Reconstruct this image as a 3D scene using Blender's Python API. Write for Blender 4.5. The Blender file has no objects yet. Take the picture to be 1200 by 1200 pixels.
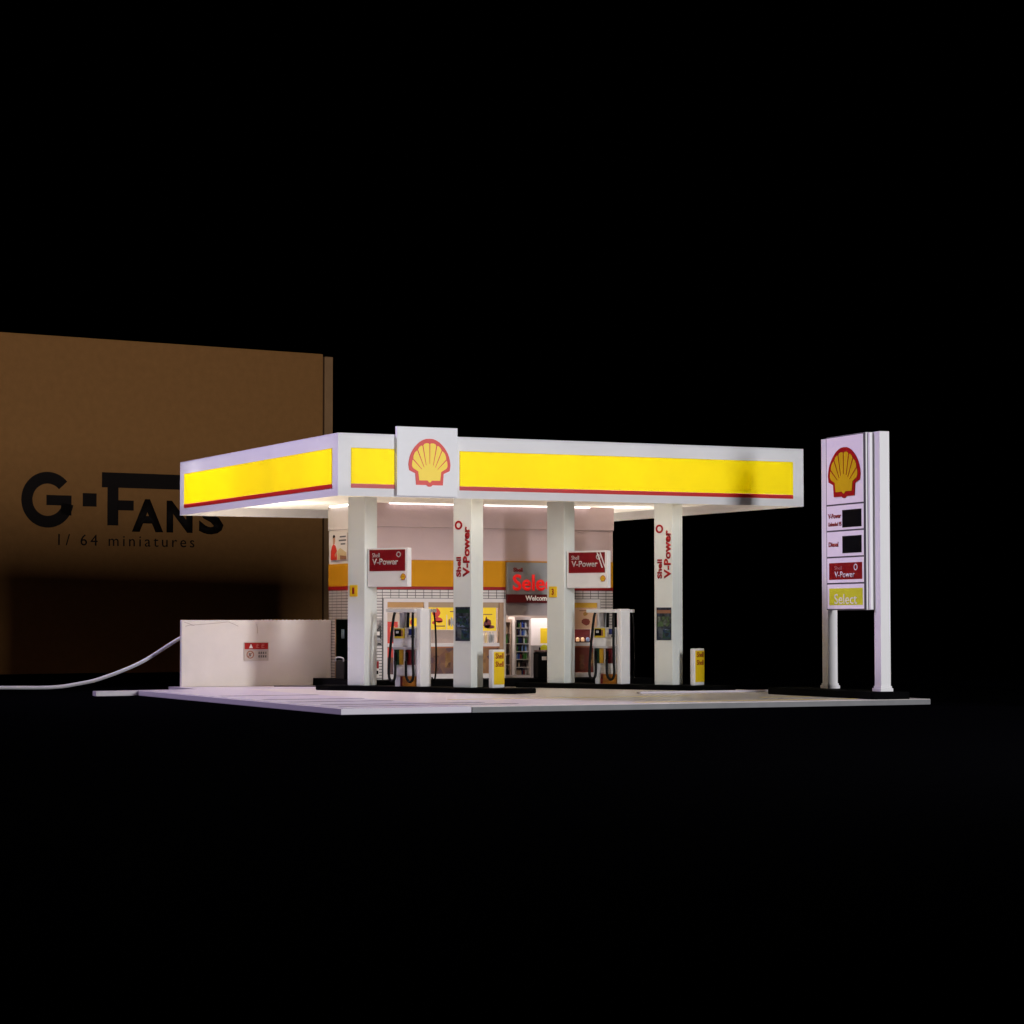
import bpy, bmesh, math, random
from mathutils import Vector, Matrix
random.seed(7)
sc = bpy.context.scene
col = sc.collection
R = math.radians

# ------------------------------------------------------------------ camera
cam = bpy.data.cameras.new('camera')
cam.sensor_fit = 'HORIZONTAL'
cam.angle = 2 * math.atan(600 / 2851.28)
cam.clip_start, cam.clip_end = 1.0, 2000
camo = bpy.data.objects.new('camera', cam)
col.objects.link(camo)
camo.location = (-24.918, -63.4425, 2.15)
camo.rotation_euler = (R(90) + 0.0444, 0, -0.4458)
sc.camera = camo

# ------------------------------------------------------------------ world, exposure
w = bpy.data.worlds.new('World')
sc.world = w
w.use_nodes = True
w.node_tree.nodes['Background'].inputs[0].default_value = (0, 0, 0, 1)
w.node_tree.nodes['Background'].inputs[1].default_value = 0
sc.view_settings.view_transform = 'Standard'
sc.view_settings.look = 'None'
sc.view_settings.exposure = 0
sc.view_settings.gamma = 1
sc.render.film_transparent = False
sc.render.filter_size = 1.9
sc.render.engine = 'CYCLES'
sc.cycles.use_denoising = True
sc.cycles.max_bounces = 8
sc.cycles.transparent_max_bounces = 12
sc.cycles.sample_clamp_indirect = 4.0
sc.cycles.caustics_reflective = False
sc.cycles.caustics_refractive = False


# ------------------------------------------------------------------ studio lamps
def area(name, loc, target, sx, sy, power, color, spread=180):
    l = bpy.data.lights.new(name, 'AREA')
    l.shape = 'RECTANGLE'
    l.size, l.size_y = sx, sy
    l.energy = power
    l.color = color
    l.spread = R(spread)
    o = bpy.data.objects.new(name, l)
    col.objects.link(o)
    o.location = loc
    o.rotation_euler = (Vector(target) - Vector(loc)).to_track_quat('-Z', 'Y').to_euler()
    return o


# tall strip softbox, low and to the right of the camera
area('key_softbox', (12.3, -47.0, 10.2), (7, 6, 4.0), 3.8, 11.5, 13400, (0.985, 0.98, 1.0))
# weak lavender bounce from the left of the camera
area('fill_panel', (-20, 22.6, 30), (9, -7, 3), 7, 7, 3300, (0.80, 0.67, 1.0), 70)


# ------------------------------------------------------------------ materials
def mat(name, c, rough=0.5, var=0.06, scale=3.0, metal=0.0, bump=0.0, spec=0.5, emit=None, es=0.0,
        trans=0.0, tcol=None, bscale=40.0, coat=0.0):
    m = bpy.data.materials.new(name)
    m.use_nodes = True
    nt = m.node_tree
    b = nt.nodes['Principled BSDF']
    tc = nt.nodes.new('ShaderNodeTexCoord')
    nz = nt.nodes.new('ShaderNodeTexNoise')
    nz.inputs['Scale'].default_value = scale
    nz.inputs['Detail'].default_value = 5
    nt.links.new(tc.outputs['Object'], nz.inputs['Vector'])
    mx = nt.nodes.new('ShaderNodeMix')
    mx.data_type = 'RGBA'
    c1 = [min(1, v * (1 + var)) for v in c] + [1]
    c0 = [v * (1 - var) for v in c] + [1]
    mx.inputs['A'].default_value = c0
    mx.inputs['B'].default_value = c1
    nt.links.new(nz.outputs['Fac'], mx.inputs['Factor'])
    nt.links.new(mx.outputs['Result'], b.inputs['Base Color'])
    b.inputs['Roughness'].default_value = rough
    b.inputs['Metallic'].default_value = metal
    b.inputs['Specular IOR Level'].default_value = spec
    b.inputs['Coat Weight'].default_value = coat
    if emit:
        b.inputs['Emission Color'].default_value = (*emit, 1)
        b.inputs['Emission Strength'].default_value = es
    if bump:
        n2 = nt.nodes.new('ShaderNodeTexNoise')
        n2.inputs['Scale'].default_value = bscale
        n2.inputs['Detail'].default_value = 4
        nt.links.new(tc.outputs['Object'], n2.inputs['Vector'])
        bp = nt.nodes.new('ShaderNodeBump')
        bp.inputs['Strength'].default_value = bump
        bp.inputs['Distance'].default_value = 0.02
        nt.links.new(n2.outputs['Fac'], bp.inputs['Height'])
        nt.links.new(bp.outputs['Normal'], b.inputs['Normal'])
    if trans:
        out = nt.nodes['Material Output']
        tr = nt.nodes.new('ShaderNodeBsdfTranslucent')
        tr.inputs['Color'].default_value = (*(tcol or c), 1)
        ms = nt.nodes.new('ShaderNodeMixShader')
        ms.inputs[0].default_value = trans
        nt.links.new(b.outputs[0], ms.inputs[1])
        nt.links.new(tr.outputs[0], ms.inputs[2])
        nt.links.new(ms.outputs[0], out.inputs['Surface'])
    return m


def tile_mat(name, c, grout, tw, th, axis):
    m = mat(name, c, 0.35, 0.05)
    nt = m.node_tree
    b = nt.nodes['Principled BSDF']
    tc = [n for n in nt.nodes if n.type == 'TEX_COORD'][0]
    sep = nt.nodes.new('ShaderNodeSeparateXYZ')
    cmb = nt.nodes.new('ShaderNodeCombineXYZ')
    nt.links.new(tc.outputs['Object'], sep.inputs[0])
    nt.links.new(sep.outputs[axis], cmb.inputs[0])
    nt.links.new(sep.outputs['Z'], cmb.inputs[1])
    br = nt.nodes.new('ShaderNodeTexBrick')
    br.offset = 0.0
    br.inputs['Color1'].default_value = (*c, 1)
    br.inputs['Color2'].default_value = (*[v * 0.92 for v in c], 1)
    br.inputs['Mortar'].default_value = (*grout, 1)
    br.inputs['Scale'].default_value = 1
    br.inputs['Brick Width'].default_value = tw
    br.inputs['Row Height'].default_value = th
    br.inputs['Mortar Size'].default_value = 0.011
    br.inputs['Mortar Smooth'].default_value = 0.1
    nt.links.new(cmb.outputs[0], br.inputs['Vector'])
    nt.links.new(br.outputs['Color'], b.inputs['Base Color'])
    return m


def glass_mat(name):
    m = bpy.data.materials.new(name)
    m.use_nodes = True
    nt = m.node_tree
    out = nt.nodes['Material Output']
    tr = nt.nodes.new('ShaderNodeBsdfTransparent')
    tr.inputs[0].default_value = (0.93, 0.94, 0.94, 1)
    gl = nt.nodes.new('ShaderNodeBsdfGlossy')
    gl.inputs['Roughness'].default_value = 0.06
    ms = nt.nodes.new('ShaderNodeMixShader')
    lw = nt.nodes.new('ShaderNodeLayerWeight')
    lw.inputs[0].default_value = 0.12
    nt.links.new(lw.outputs['Fresnel'], ms.inputs[0])
    nt.links.new(tr.outputs[0], ms.inputs[1])
    nt.links.new(gl.outputs[0], ms.inputs[2])
    nt.links.new(ms.outputs[0], out.inputs['Surface'])
    return m


def photo_mat(name, cols, scale=6.0, rough=0.45, stretch=(1, 1, 1)):
    m = mat(name, cols[0], rough, 0.0, spec=0.15)
    nt = m.node_tree
    b = nt.nodes['Principled BSDF']
    tc = [n for n in nt.nodes if n.type == 'TEX_COORD'][0]
    mp = nt.nodes.new('ShaderNodeMapping')
    mp.inputs['Scale'].default_value = stretch
    vo = nt.nodes.new('ShaderNodeTexVoronoi')
    vo.inputs['Scale'].default_value = scale
    nz = nt.nodes.new('ShaderNodeTexNoise')
    nz.inputs['Scale'].default_value = scale * 0.6
    ad = nt.nodes.new('ShaderNodeMix')
    ad.data_type = 'RGBA'
    ad.inputs['Factor'].default_value = 0.5
    rp = nt.nodes.new('ShaderNodeValToRGB')
    nt.links.new(tc.outputs['Object'], mp.inputs[0])
    nt.links.new(mp.outputs[0], vo.inputs['Vector'])
    nt.links.new(mp.outputs[0], nz.inputs['Vector'])
    nt.links.new(vo.outputs['Color'], ad.inputs['A'])
    nt.links.new(nz.outputs['Fac'], ad.inputs['B'])
    nt.links.new(ad.outputs['Result'], rp.inputs[0])
    el = rp.color_ramp.elements
    n = len(cols)
    el[0].position, el[0].color = 0.22, (*cols[0], 1)
    el[1].position, el[1].color = 0.72, (*cols[-1], 1)
    for k in range(1, n - 1):
        e = el.new(0.22 + 0.5 * k / (n - 1))
        e.color = (*cols[k], 1)
    nt.links.new(rp.outputs[0], b.inputs['Base Color'])
    return m


WHITE = mat('white_plastic', (0.74, 0.73, 0.74), 0.42, 0.03, 1.5, bump=0.05, bscale=8)
PILLAR = mat('pillar_plastic', (0.66, 0.69, 0.67), 0.5, 0.04, 1.2, bump=0.05, bscale=6)
FASCIA = mat('fascia_acrylic', (0.72, 0.72, 0.74), 0.4, 0.05, 1.1, trans=0.05, tcol=(0.8, 0.82, 0.95))
LOGOP = mat('logo_acrylic', (0.80, 0.80, 0.82), 0.38, 0.02, 1.5, emit=(0.9, 0.92, 1.0), es=0.06)
YLIT = mat('yellow_backlit_acrylic', (0.88, 0.78, 0.015), 0.5, 0.03, 2.0, trans=0.5, spec=0.2, tcol=(1.0, 0.89, 0.015))
RLIT = mat('red_backlit_acrylic', (0.62, 0.02, 0.015), 0.4, 0.03, 2.0, trans=0.2, tcol=(0.75, 0.02, 0.015))
EMY = mat('emblem_yellow', (0.86, 0.62, 0.02), 0.45, 0.03, emit=(1.0, 0.72, 0.04), es=0.22)
EMR = mat('emblem_red', (0.62, 0.03, 0.02), 0.45, 0.03, emit=(1.0, 0.06, 0.03), es=0.14)
YEL = mat('yellow_paint', (0.72, 0.46, 0.01), 0.45, 0.04)
YELP = mat('olive_yellow_vinyl', (0.62, 0.64, 0.03), 0.7, 0.04, spec=0.05)
RED = mat('red_vinyl', (0.27, 0.007, 0.010), 0.35, 0.06, spec=0.2)
DRED = mat('dark_red_vinyl', (0.12, 0.008, 0.01), 0.35, 0.08, spec=0.2)
GOLD = mat('gold_band_vinyl', (0.56, 0.24, 0.002), 0.7, 0.06, 2.0, spec=0.2)
PINK = mat('pinkish_white_wall', (0.64, 0.48, 0.485), 0.6, 0.08, 1.0, bump=0.08, bscale=12)
SOFFIT = mat('soffit_white', (0.74, 0.70, 0.63), 0.5, 0.08, 0.9, trans=0.6, tcol=(1.0, 0.92, 0.83))
WALLW = mat('boundary_wall_plaster', (0.82, 0.75, 0.71), 0.6, 0.07, 1.6, bump=0.1, bscale=10)
BLACK = mat('black_plastic', (0.002, 0.002, 0.0022), 0.7, 0.1, spec=0.02)
BINM = mat('bin_black', (0.004, 0.004, 0.0045), 0.4, 0.1, spec=0.12)
RUBBER = mat('black_rubber', (0.003, 0.003, 0.003), 0.45, 0.1, spec=0.12)
GREY = mat('grey_plastic', (0.38, 0.37, 0.39), 0.45, 0.05)
LGREY = mat('light_grey_plastic', (0.62, 0.62, 0.63), 0.45, 0.05)
DGREY = mat('dark_grey_plastic', (0.08, 0.08, 0.085), 0.45, 0.08)
SILVER = mat('silver_sign_face', (0.30, 0.31, 0.33), 0.4, 0.08, 2.5)
REDLIT = mat('red_lit_letter', (0.6, 0.01, 0.01), 0.4, 0.02, emit=(1.0, 0.006, 0.006), es=0.42)
WHLET = mat('white_lettering', (0.85, 0.82, 0.78), 0.5, 0.02, emit=(1, 0.9, 0.8), es=0.15)
GRLET = mat('silver_lettering', (0.42, 0.40, 0.40), 0.4, 0.05)
AMBER = mat('amber_plate', (0.40, 0.22, 0.008), 0.4, 0.06)
ORANGE = mat('orange_panel', (0.36, 0.13, 0.008), 0.4, 0.08)
NAVY = mat('navy_print', (0.02, 0.03, 0.16), 0.4, 0.15, spec=0.2)
MAROONP = mat('maroon_plate', (0.09, 0.008, 0.02), 0.4, 0.1)
GREEN = mat('dark_green_print', (0.01, 0.03, 0.015), 0.4, 0.2, spec=0.2)
BROWN = mat('brown_print', (0.22, 0.09, 0.045), 0.5, 0.25, 4.0)
TAN = mat('tan_frame', (0.36, 0.21, 0.12), 0.5, 0.12, 3.0)
PANEL = photo_mat('brown_display_panel', [(.34, .17, .07), (.20, .09, .05), (.11, .06, .07), (.26, .13, .06)], 2.2)
REDPANEL = mat('red_display_panel', (0.13, 0.018, 0.008), 0.4, 0.25, 2.0)
PEACH = mat('peach_paper', (0.72, 0.44, 0.28), 0.6, 0.06)
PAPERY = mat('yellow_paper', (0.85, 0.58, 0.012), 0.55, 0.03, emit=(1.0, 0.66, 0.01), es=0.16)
PAPERW = mat('white_paper', (0.8, 0.74, 0.70), 0.6, 0.05)
ROOM = mat('interior_white', (0.62, 0.54, 0.50), 0.6, 0.05)
FRAMEW = mat('window_frame_white', (0.70, 0.64, 0.64), 0.45, 0.04)
FACADE_TILE = tile_mat('white_facade_tile', (0.68, 0.63, 0.62), (0.035, 0.025, 0.025), 0.29, 0.095, 'X')
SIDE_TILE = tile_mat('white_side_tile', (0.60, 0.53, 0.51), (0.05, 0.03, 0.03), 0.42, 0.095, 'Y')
GLASS = glass_mat('pane_glass')
LED = mat('led_diffuser', (0.9, 0.9, 0.9), 0.4, 0.0, emit=(1.0, 0.93, 0.88), es=3.5)
LEDS = mat('led_thin_diffuser', (0.9, 0.9, 0.9), 0.4, 0.0, emit=(1.0, 0.90, 0.85), es=2.5)
BULB = mat('cabinet_lamp', (0.9, 0.8, 0.6), 0.4, 0.0, emit=(1.0, 0.32, 0.06), es=0.4)
CARD = mat('brown_cardboard', (0.51, 0.235, 0.076), 0.9, 0.13, 3.5, bump=0.35, bscale=9, spec=0.08)
CARDE = mat('cardboard_edge', (0.50, 0.27, 0.12), 0.85, 0.2, 2.0)
INK = mat('black_ink', (0.014, 0.008, 0.006), 0.7, 0.15, spec=0.2)
CABLE = mat('white_cable_rubber', (0.84, 0.82, 0.88), 0.45, 0.03)
SKIN = mat('printed_skin', (0.55, 0.28, 0.18), 0.6, 0.05)
CREAM = mat('printed_cream', (0.62, 0.48, 0.26), 0.6, 0.2, 4)


# ------------------------------------------------------------------ mesh builder
class MB:
    def __init__(s):
        s.bm = bmesh.new()

    def box(s, x0, x1, y0, y1, z0, z1, bev=0.0, M=None):
        t = bmesh.new()
        bmesh.ops.create_cube(t, size=1)
        bmesh.ops.transform(t, verts=t.verts, matrix=Matrix.Translation(((x0 + x1) / 2, (y0 + y1) / 2, (z0 + z1) / 2))
                            @ Matrix.Diagonal((x1 - x0, y1 - y0, z1 - z0, 1)))
        if bev:
            bmesh.ops.bevel(t, geom=list(t.edges), offset=bev, segments=2, affect='EDGES', profile=0.6)
        return s._add(t, M)

    def _add(s, t, M=None):
        if M is not None:
            bmesh.ops.transform(t, verts=t.verts, matrix=M)
        me = bpy.data.meshes.new('tmp')
        t.to_mesh(me)
        s.bm.from_mesh(me)
        bpy.data.meshes.remove(me)
        t.free()
        return s

    def prism(s, pts, depth, M=None, bev=0.0):
        """pts in local XZ, extruded along +Y by depth (front face at y=0)."""
        t = bmesh.new()
        vs = [t.verts.new((p[0], 0, p[1])) for p in pts]
        f = t.faces.new(vs)
        r = bmesh.ops.extrude_face_region(t, geom=[f])
        ve = [g for g in r['geom'] if isinstance(g, bmesh.types.BMVert)]
        bmesh.ops.translate(t, verts=ve, vec=(0, depth, 0))
        bmesh.ops.recalc_face_normals(t, faces=t.faces)
        if bev:
            bmesh.ops.bevel(t, geom=list(t.edges), offset=bev, segments=2, affect='EDGES')
        return s._add(t, M)

    def slab(s, pts, z0, z1, bev=0.0):
        """pts in XY, extruded from z0 to z1."""
        t = bmesh.new()
        f = t.faces.new([t.verts.new((p[0], p[1], z0)) for p in pts])
        r = bmesh.ops.extrude_face_region(t, geom=[f])
        ve = [g for g in r['geom'] if isinstance(g, bmesh.types.BMVert)]
        bmesh.ops.translate(t, verts=ve, vec=(0, 0, z1 - z0))
        bmesh.ops.recalc_face_normals(t, faces=t.faces)
        if bev:
            bmesh.ops.bevel(t, geom=list(t.edges), offset=bev, segments=2, affect='EDGES')
        return s._add(t)

    def quad(s, a, b, c, d):
        s.bm.faces.new([s.bm.verts.new(v) for v in (a, b, c, d)])
        return s

    def lathe(s, prof, cx, cy, seg=12):
        t = bmesh.new()
        rings = []
        for r, z in prof:
            rings.append([t.verts.new((cx + r * math.cos(2 * math.pi * k / seg), cy + r * math.sin(2 * math.pi * k / seg), z)) for k in range(seg)])
        for a, b in zip(rings, rings[1:]):
            for k in range(seg):
                t.faces.new((a[k], a[(k + 1) % seg], b[(k + 1) % seg], b[k]))
        t.faces.new(rings[0][::-1])
        t.faces.new(rings[-1])
        return s._add(t)

    def tube(s, pts, r, seg=8, smooth=6):
        P = [Vector(p) for p in pts]
        Q = []
        for i in range(len(P) - 1):
            p0, p1, p2, p3 = P[max(i - 1, 0)], P[i], P[i + 1], P[min(i + 2, len(P) - 1)]
            for k in range(smooth):
                t = k / smooth
                Q.append(0.5 * ((2 * p1) + (p2 - p0) * t + (2 * p0 - 5 * p1 + 4 * p2 - p3) * t * t + (3 * p1 - p0 - 3 * p2 + p3) * t ** 3))
        Q.append(P[-1])
        t = bmesh.new()
        rings = []
        up = Vector((0.31, 0.87, 0.4)).normalized()
        for i, q in enumerate(Q):
            d = (Q[min(i + 1, len(Q) - 1)] - Q[max(i - 1, 0)]).normalized()
            a = d.cross(up).normalized()
            b = d.cross(a)
            rings.append([t.verts.new(q + r * (a * math.cos(2 * math.pi * k / seg) + b * math.sin(2 * math.pi * k / seg))) for k in range(seg)])
        for a, b in zip(rings, rings[1:]):
            for k in range(seg):
                f = t.faces.new((a[k], a[(k + 1) % seg], b[(k + 1) % seg], b[k]))
                f.smooth = True
        t.faces.new(rings[0][::-1])
        t.faces.new(rings[-1])
        return s._add(t)

    def build(s, name, m, parent=None):
        me = bpy.data.meshes.new(name)
        s.bm.to_mesh(me)
        s.bm.free()
        me.materials.append(m)
        o = bpy.data.objects.new(name, me)
        col.objects.link(o)
        if parent is not None:
            o.parent = parent
        return o


def B(name, m, parent, *a, bev=0.0):
    return MB().box(*a, bev=bev).build(name, m, parent)


def tag(o, label, cat, group=None):
    o['label'] = label
    o['category'] = cat
    if group:
        o['group'] = group
    return o


def struct(o):
    o['kind'] = 'structure'
    return o


def thing(name, label, cat, loc=(0, 0, 0), rz=0.0, group=None):
    o = bpy.data.objects.new(name, None)
    col.objects.link(o)
    o.location = loc
    o.rotation_euler = (0, 0, rz)
    return tag(o, label, cat, group)


def copy_tree(o, parent=None):
    c = o.copy()
    col.objects.link(c)
    if parent is not None:
        c.parent = parent
    for ch in list(o.children):
        copy_tree(ch, c)
    return c


# ------------------------------------------------------------------ lettering (built-in font only)
def text_bm(body, x0, x1, z0, z1, depth=0.012, bold=0.0, space=1.0, M=None):
    """Mesh of the word fitted into the local XZ box, facing -Y, as an MB."""
    cu = bpy.data.curves.new('lettering', 'FONT')
    cu.body = body
    cu.offset = bold
    cu.space_character = space
    cu.resolution_u = 3
    o = bpy.data.objects.new('lettering', cu)
    col.objects.link(o)
    dg = bpy.context.evaluated_depsgraph_get()
    me = bpy.data.meshes.new_from_object(o.evaluated_get(dg))
    bpy.data.objects.remove(o)
    bpy.data.curves.remove(cu)
    xs = [v.co.x for v in me.vertices]
    ys = [v.co.y for v in me.vertices]
    ax, bx, ay, by = min(xs), max(xs), min(ys), max(ys)
    t = bmesh.new()
    t.from_mesh(me)
    bpy.data.meshes.remove(me)
    for v in t.verts:
        v.co = Vector((x0 + (v.co.x - ax) / (bx - ax) * (x1 - x0), 0, z0 + (v.co.y - ay) / (by - ay) * (z1 - z0)))
    bmesh.ops.remove_doubles(t, verts=t.verts, dist=1e-5)
    r = bmesh.ops.extrude_face_region(t, geom=list(t.faces))
    ve = [g for g in r['geom'] if isinstance(g, bmesh.types.BMVert)]
    bmesh.ops.translate(t, verts=ve, vec=(0, -depth, 0))
    bmesh.ops.recalc_face_normals(t, faces=t.faces)
    m = MB()
    m._add(t, M)
    return m


def at(x=0, y=0, z=0, rz=0.0):
    return Matrix.Translation((x, y, z)) @ Matrix.Rotation(rz, 4, 'Z')


def ring_pts(r, n=28):
    return [(r * math.cos(2 * math.pi * k / n), r * math.sin(2 * math.pi * k / n)) for k in range(n)]


def ring_mb(cx, cz, r0, r1, y, depth=0.012, M=None):
    t = bmesh.new()
    n = 28
    a = [t.verts.new((cx + p[0], y, cz + p[1])) for p in ring_pts(r1, n)]
    b = [t.verts.new((cx + p[0], y, cz + p[1])) for p in ring_pts(r0, n)]
    fs = [t.faces.new((a[k], a[(k + 1) % n], b[(k + 1) % n], b[k])) for k in range(n)]
    r = bmesh.ops.extrude_face_region(t, geom=fs)
    ve = [g for g in r['geom'] if isinstance(g, bmesh.types.BMVert)]
    bmesh.ops.translate(t, verts=ve, vec=(0, -depth, 0))
    bmesh.ops.recalc_face_normals(t, faces=t.faces)
    m = MB()
    m._add(t, M)
    return m


# ------------------------------------------------------------------ scallop emblem
HALF_RED = [(0, .5), (.085, .495), (.16, .47), (.235, .43), (.30, .375), (.355, .32), (.40, .26), (.44, .195), (.47, .125),
            (.492, .04), (.504, -.048), (.484, -.167), (.34, -.23), (.32, -.47), (.075, -.47), (.035, -.5), (0, -.505)]
HALF_YEL = [(0, .385), (.03, .402), (.08, .405), (.13, .39), (.165, .335), (.20, .355), (.25, .32), (.29, .25), (.315, .24),
            (.36, .20), (.39, .13), (.395, .06), (.415, .04), (.425, -.02), (.425, -.075), (.40, -.12), (.275, -.19), (.25, -.375),
            (.05, -.375), (.02, -.41), (0, -.415)]
RIBS = [((0, .40), (0, -.03)), ((.165, .345), (.085, -.06)), ((.29, .25), (.135, -.10)), ((.395, .06), (.19, -.14))]


def emblem(parent, w, h, cx, cz, y, my, mr, M=None, name='emblem'):
    def P(p):
        return (cx + p[0] * w, cz + p[1] * h)
    red = [P(p) for p in HALF_RED] + [P((-p[0], p[1])) for p in HALF_RED[-2:0:-1]]
    yel = [P(p) for p in HALF_YEL] + [P((-p[0], p[1])) for p in HALF_YEL[-2:0:-1]]
    e = MB().prism(red, 0.02, (M or Matrix()) @ Matrix.Translation((0, y - 0.02, 0))).build(name, mr, parent)
    MB().prism(yel, 0.012, (M or Matrix()) @ Matrix.Translation((0, y - 0.03, 0))).build('emblem_shell', my, e)
    m = MB()
    for (a, b) in RIBS:
        for sg in ((1, -1) if a[0] else (1,)):
            ax, az = a[0] * sg, a[1]
            bx, bz = b[0] * sg, b[1]
            L = math.hypot(ax - bx, az - bz)
            nx, nz = (az - bz) / L, -(ax - bx) / L
            ta, tb = 0.011, 0.005
            pts = [P((ax + nx * ta, az + nz * ta)), P((ax - nx * ta, az - nz * ta)), P((bx - nx * tb, bz - nz * tb)), P((bx + nx * tb, bz + nz * tb))]
            m.prism(pts, 0.006, (M or Matrix()) @ Matrix.Translation((0, y - 0.036, 0)))
    m.build('emblem_rib', mr, e)
    return e


# ================================================================== setting
TABLE = mat('black_table', (0.0012, 0.0012, 0.0016), 0.9, 0.2, spec=0.0)
struct(MB().box(-160, 160, -90, 160, -0.35, -0.152).build('table_top', TABLE))

PAVE = mat('forecourt_grey', (0.68, 0.63, 0.595), 0.34, 0.10, 0.7, bump=0.06, bscale=14)
EDGEG = mat('forecourt_edge_grey', (0.17, 0.17, 0.18), 0.6, 0.22, 2.5, bump=0.2, bscale=10)
LAV = mat('pavement_lavender', (0.57, 0.525, 0.61), 0.36, 0.08, 1.0, bump=0.05, bscale=10)
YLINE = mat('yellow_road_paint', (0.62, 0.48, 0.10), 0.6, 0.15, 3)
WLINE = mat('white_road_paint', (0.75, 0.73, 0.74), 0.55, 0.1, 3)
SHADE_LINE = mat('painted_shade_streak', (0.10, 0.075, 0.11), 0.6, 0.2, 3)

# main slab (grey core with a lighter front left tile), rear slab, rear right tile
struct(MB().box(0.35, 14.13, -8.24, 8.53, -0.15, 0.0, bev=0.012).build('forecourt', PAVE))
struct(MB().box(0.36, 14.12, -8.262, -8.243, -0.149, -0.012).build('forecourt_edge', EDGEG))
struct(MB().box(-3.14, 0.345, -8.24, 8.53, -0.15, 0.0, bev=0.012).build('pavement', LAV))
struct(MB().slab([(-4.45, 8.56), (14.3, 8.56), (14.3, 12.6), (-.9, 12.6), (-.9, 9.6), (-4.45, 8.95)], -0.15, -0.004).build('rear_pavement', LAV))
struct(MB().box(9.2, 14.1, -0.75, -0.5, 0.002, 0.06, bev=0.012).build('kerb', LAV))
# painted lines; the dark stripes put shadow and reflection streaks into the colour
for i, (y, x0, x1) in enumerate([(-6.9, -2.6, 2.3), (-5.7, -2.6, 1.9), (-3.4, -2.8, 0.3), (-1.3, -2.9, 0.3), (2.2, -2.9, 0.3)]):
    struct(MB().box(x0, x1, y, y + 0.26, 0.001, 0.005).build('road_marking_or_shade', SHADE_LINE))
for (x0, x1, y0, y1) in [(5.5, 13.9, -7.4, -7.1), (10.6, 12.2, -5.2, -5.0), (2.0, 9.5, -3.2, -3.02)]:
    struct(MB().box(x0, x1, y0, y1, 0.001, 0.005).build('road_marking_or_shade', YLINE))
for (x0, x1, y0, y1) in [(-2.9, -2.7, -8.0, 8.2), (-2.6, 0.2, -4.6, -4.3), (-2.6, 0.2, -2.4, -2.1)]:
    struct(MB().box(x0, x1, y0, y1, 0.006, 0.010).build('road_marking_or_shade', WLINE))

# ================================================================== canopy
can = thing('station_canopy', 'flat white filling station canopy on four pillars with glowing yellow bands', 'canopy', (0, 0, 0))
L_, D_, ZB, ZT = 15.32, 14.34, 5.63, 7.40
ZS = 5.93  # soffit, recessed behind the fascia lip


def frame_sheet(u0, u1, v0, v1, holes, f):
    """Grid sheet in (u,v) with rectangular holes; f maps (u,v) to a point."""
    us = sorted({u0, u1, *[h[0] for h in holes], *[h[1] for h in holes]})
    vs = sorted({v0, v1, *[h[2] for h in holes], *[h[3] for h in holes]})
    m = MB()
    for a, b in zip(us, us[1:]):
        for c, d in zip(vs, vs[1:]):
            cu, cv = (a + b) / 2, (c + d) / 2
            if any(h[0] < cu < h[1] and h[2] < cv < h[3] for h in holes):
                continue
            m.quad(f(a, c), f(b, c), f(b, d), f(a, d))
    bmesh.ops.remove_doubles(m.bm, verts=m.bm.verts, dist=1e-4)
    return m


YZ0, YZ1, RZ0 = 5.98, 6.97, 5.87
fr_holes = [(0.41, 1.70, RZ0, YZ1), (3.75, 14.92, RZ0, YZ1)]
frame_sheet(0, L_, ZB, ZT, fr_holes, lambda u, v: (u, 0, v)).build('fascia', FASCIA, can)
lf_holes = [(0.46, 13.86, RZ0, YZ1)]
frame_sheet(0, D_, ZB, ZT, lf_holes, lambda u, v: (0, u, v)).build('fascia', FASCIA, can)
frame_sheet(0, D_, ZB, ZT, [], lambda u, v: (L_, u, v)).build('fascia', WHITE, can)
frame_sheet(0, L_, ZB, ZT, [], lambda u, v: (u, D_, v)).build('fascia', WHITE, can)
for h in fr_holes:
    B('yellow_band', YLIT, can, h[0] - .02, h[1] + .02, -0.012, -0.004, YZ0, YZ1 + .02)
    B('red_stripe', RLIT, can, h[0] - .02, h[1] + .02, -0.012, -0.004, RZ0 - .01, YZ0 - .002)
for h in lf_holes:
    B('yellow_band', YLIT, can, -0.012, -0.004, h[0] - .02, h[1] + .02, YZ0, YZ1 + .02)
    B('red_stripe', RLIT, can, -0.012, -0.004, h[0] - .02, h[1] + .02, RZ0 - .01, YZ0 - .002)
B('roof', WHITE, can, 0.02, L_ - .02, 0.02, D_ - .02, ZT - .06, ZT - .003)
MB().quad((.005, .005, ZS), (.005, D_ - .005, ZS), (L_ - .005, D_ - .005, ZS), (L_ - .005, .005, ZS)).build('soffit', SOFFIT, can)
lp = B('logo_panel', LOGOP, can, 1.73, 3.61, -0.14, -0.02, 5.66, 7.63, bev=0.012)
emblem(lp, 1.29, 1.36, 2.73, 6.62, -0.142, EMY, EMR)
# slim light strips fixed under the soffit
for (x0, x1, y0, y1, m) in [(5.25, 7.75, 8.80, 8.86, LEDS), (8.62, 12.5, 8.80, 8.86, LEDS), (1.0, 14.3, 3.0, 3.10, LED), (4.40, 4.46, 9.3, 12.0, LED)]:  # long front strip is unseen, added for light under the canopy
    B('light_strip', m, can, x0, x1, y0, y1, ZS - .045, ZS - .002)

# lamps inside the canopy box, behind the yellow bands
def bulb(x, y, z, p, c=(1.0, 0.95, 0.86), r=0.15):
    l = bpy.data.lights.new('canopy_lamp', 'POINT')
    l.energy = p
    l.color = c
    l.shadow_soft_size = r
    o = bpy.data.objects.new('canopy_lamp', l)
    col.objects.link(o)
    o.location = (x, y, z)


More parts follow.
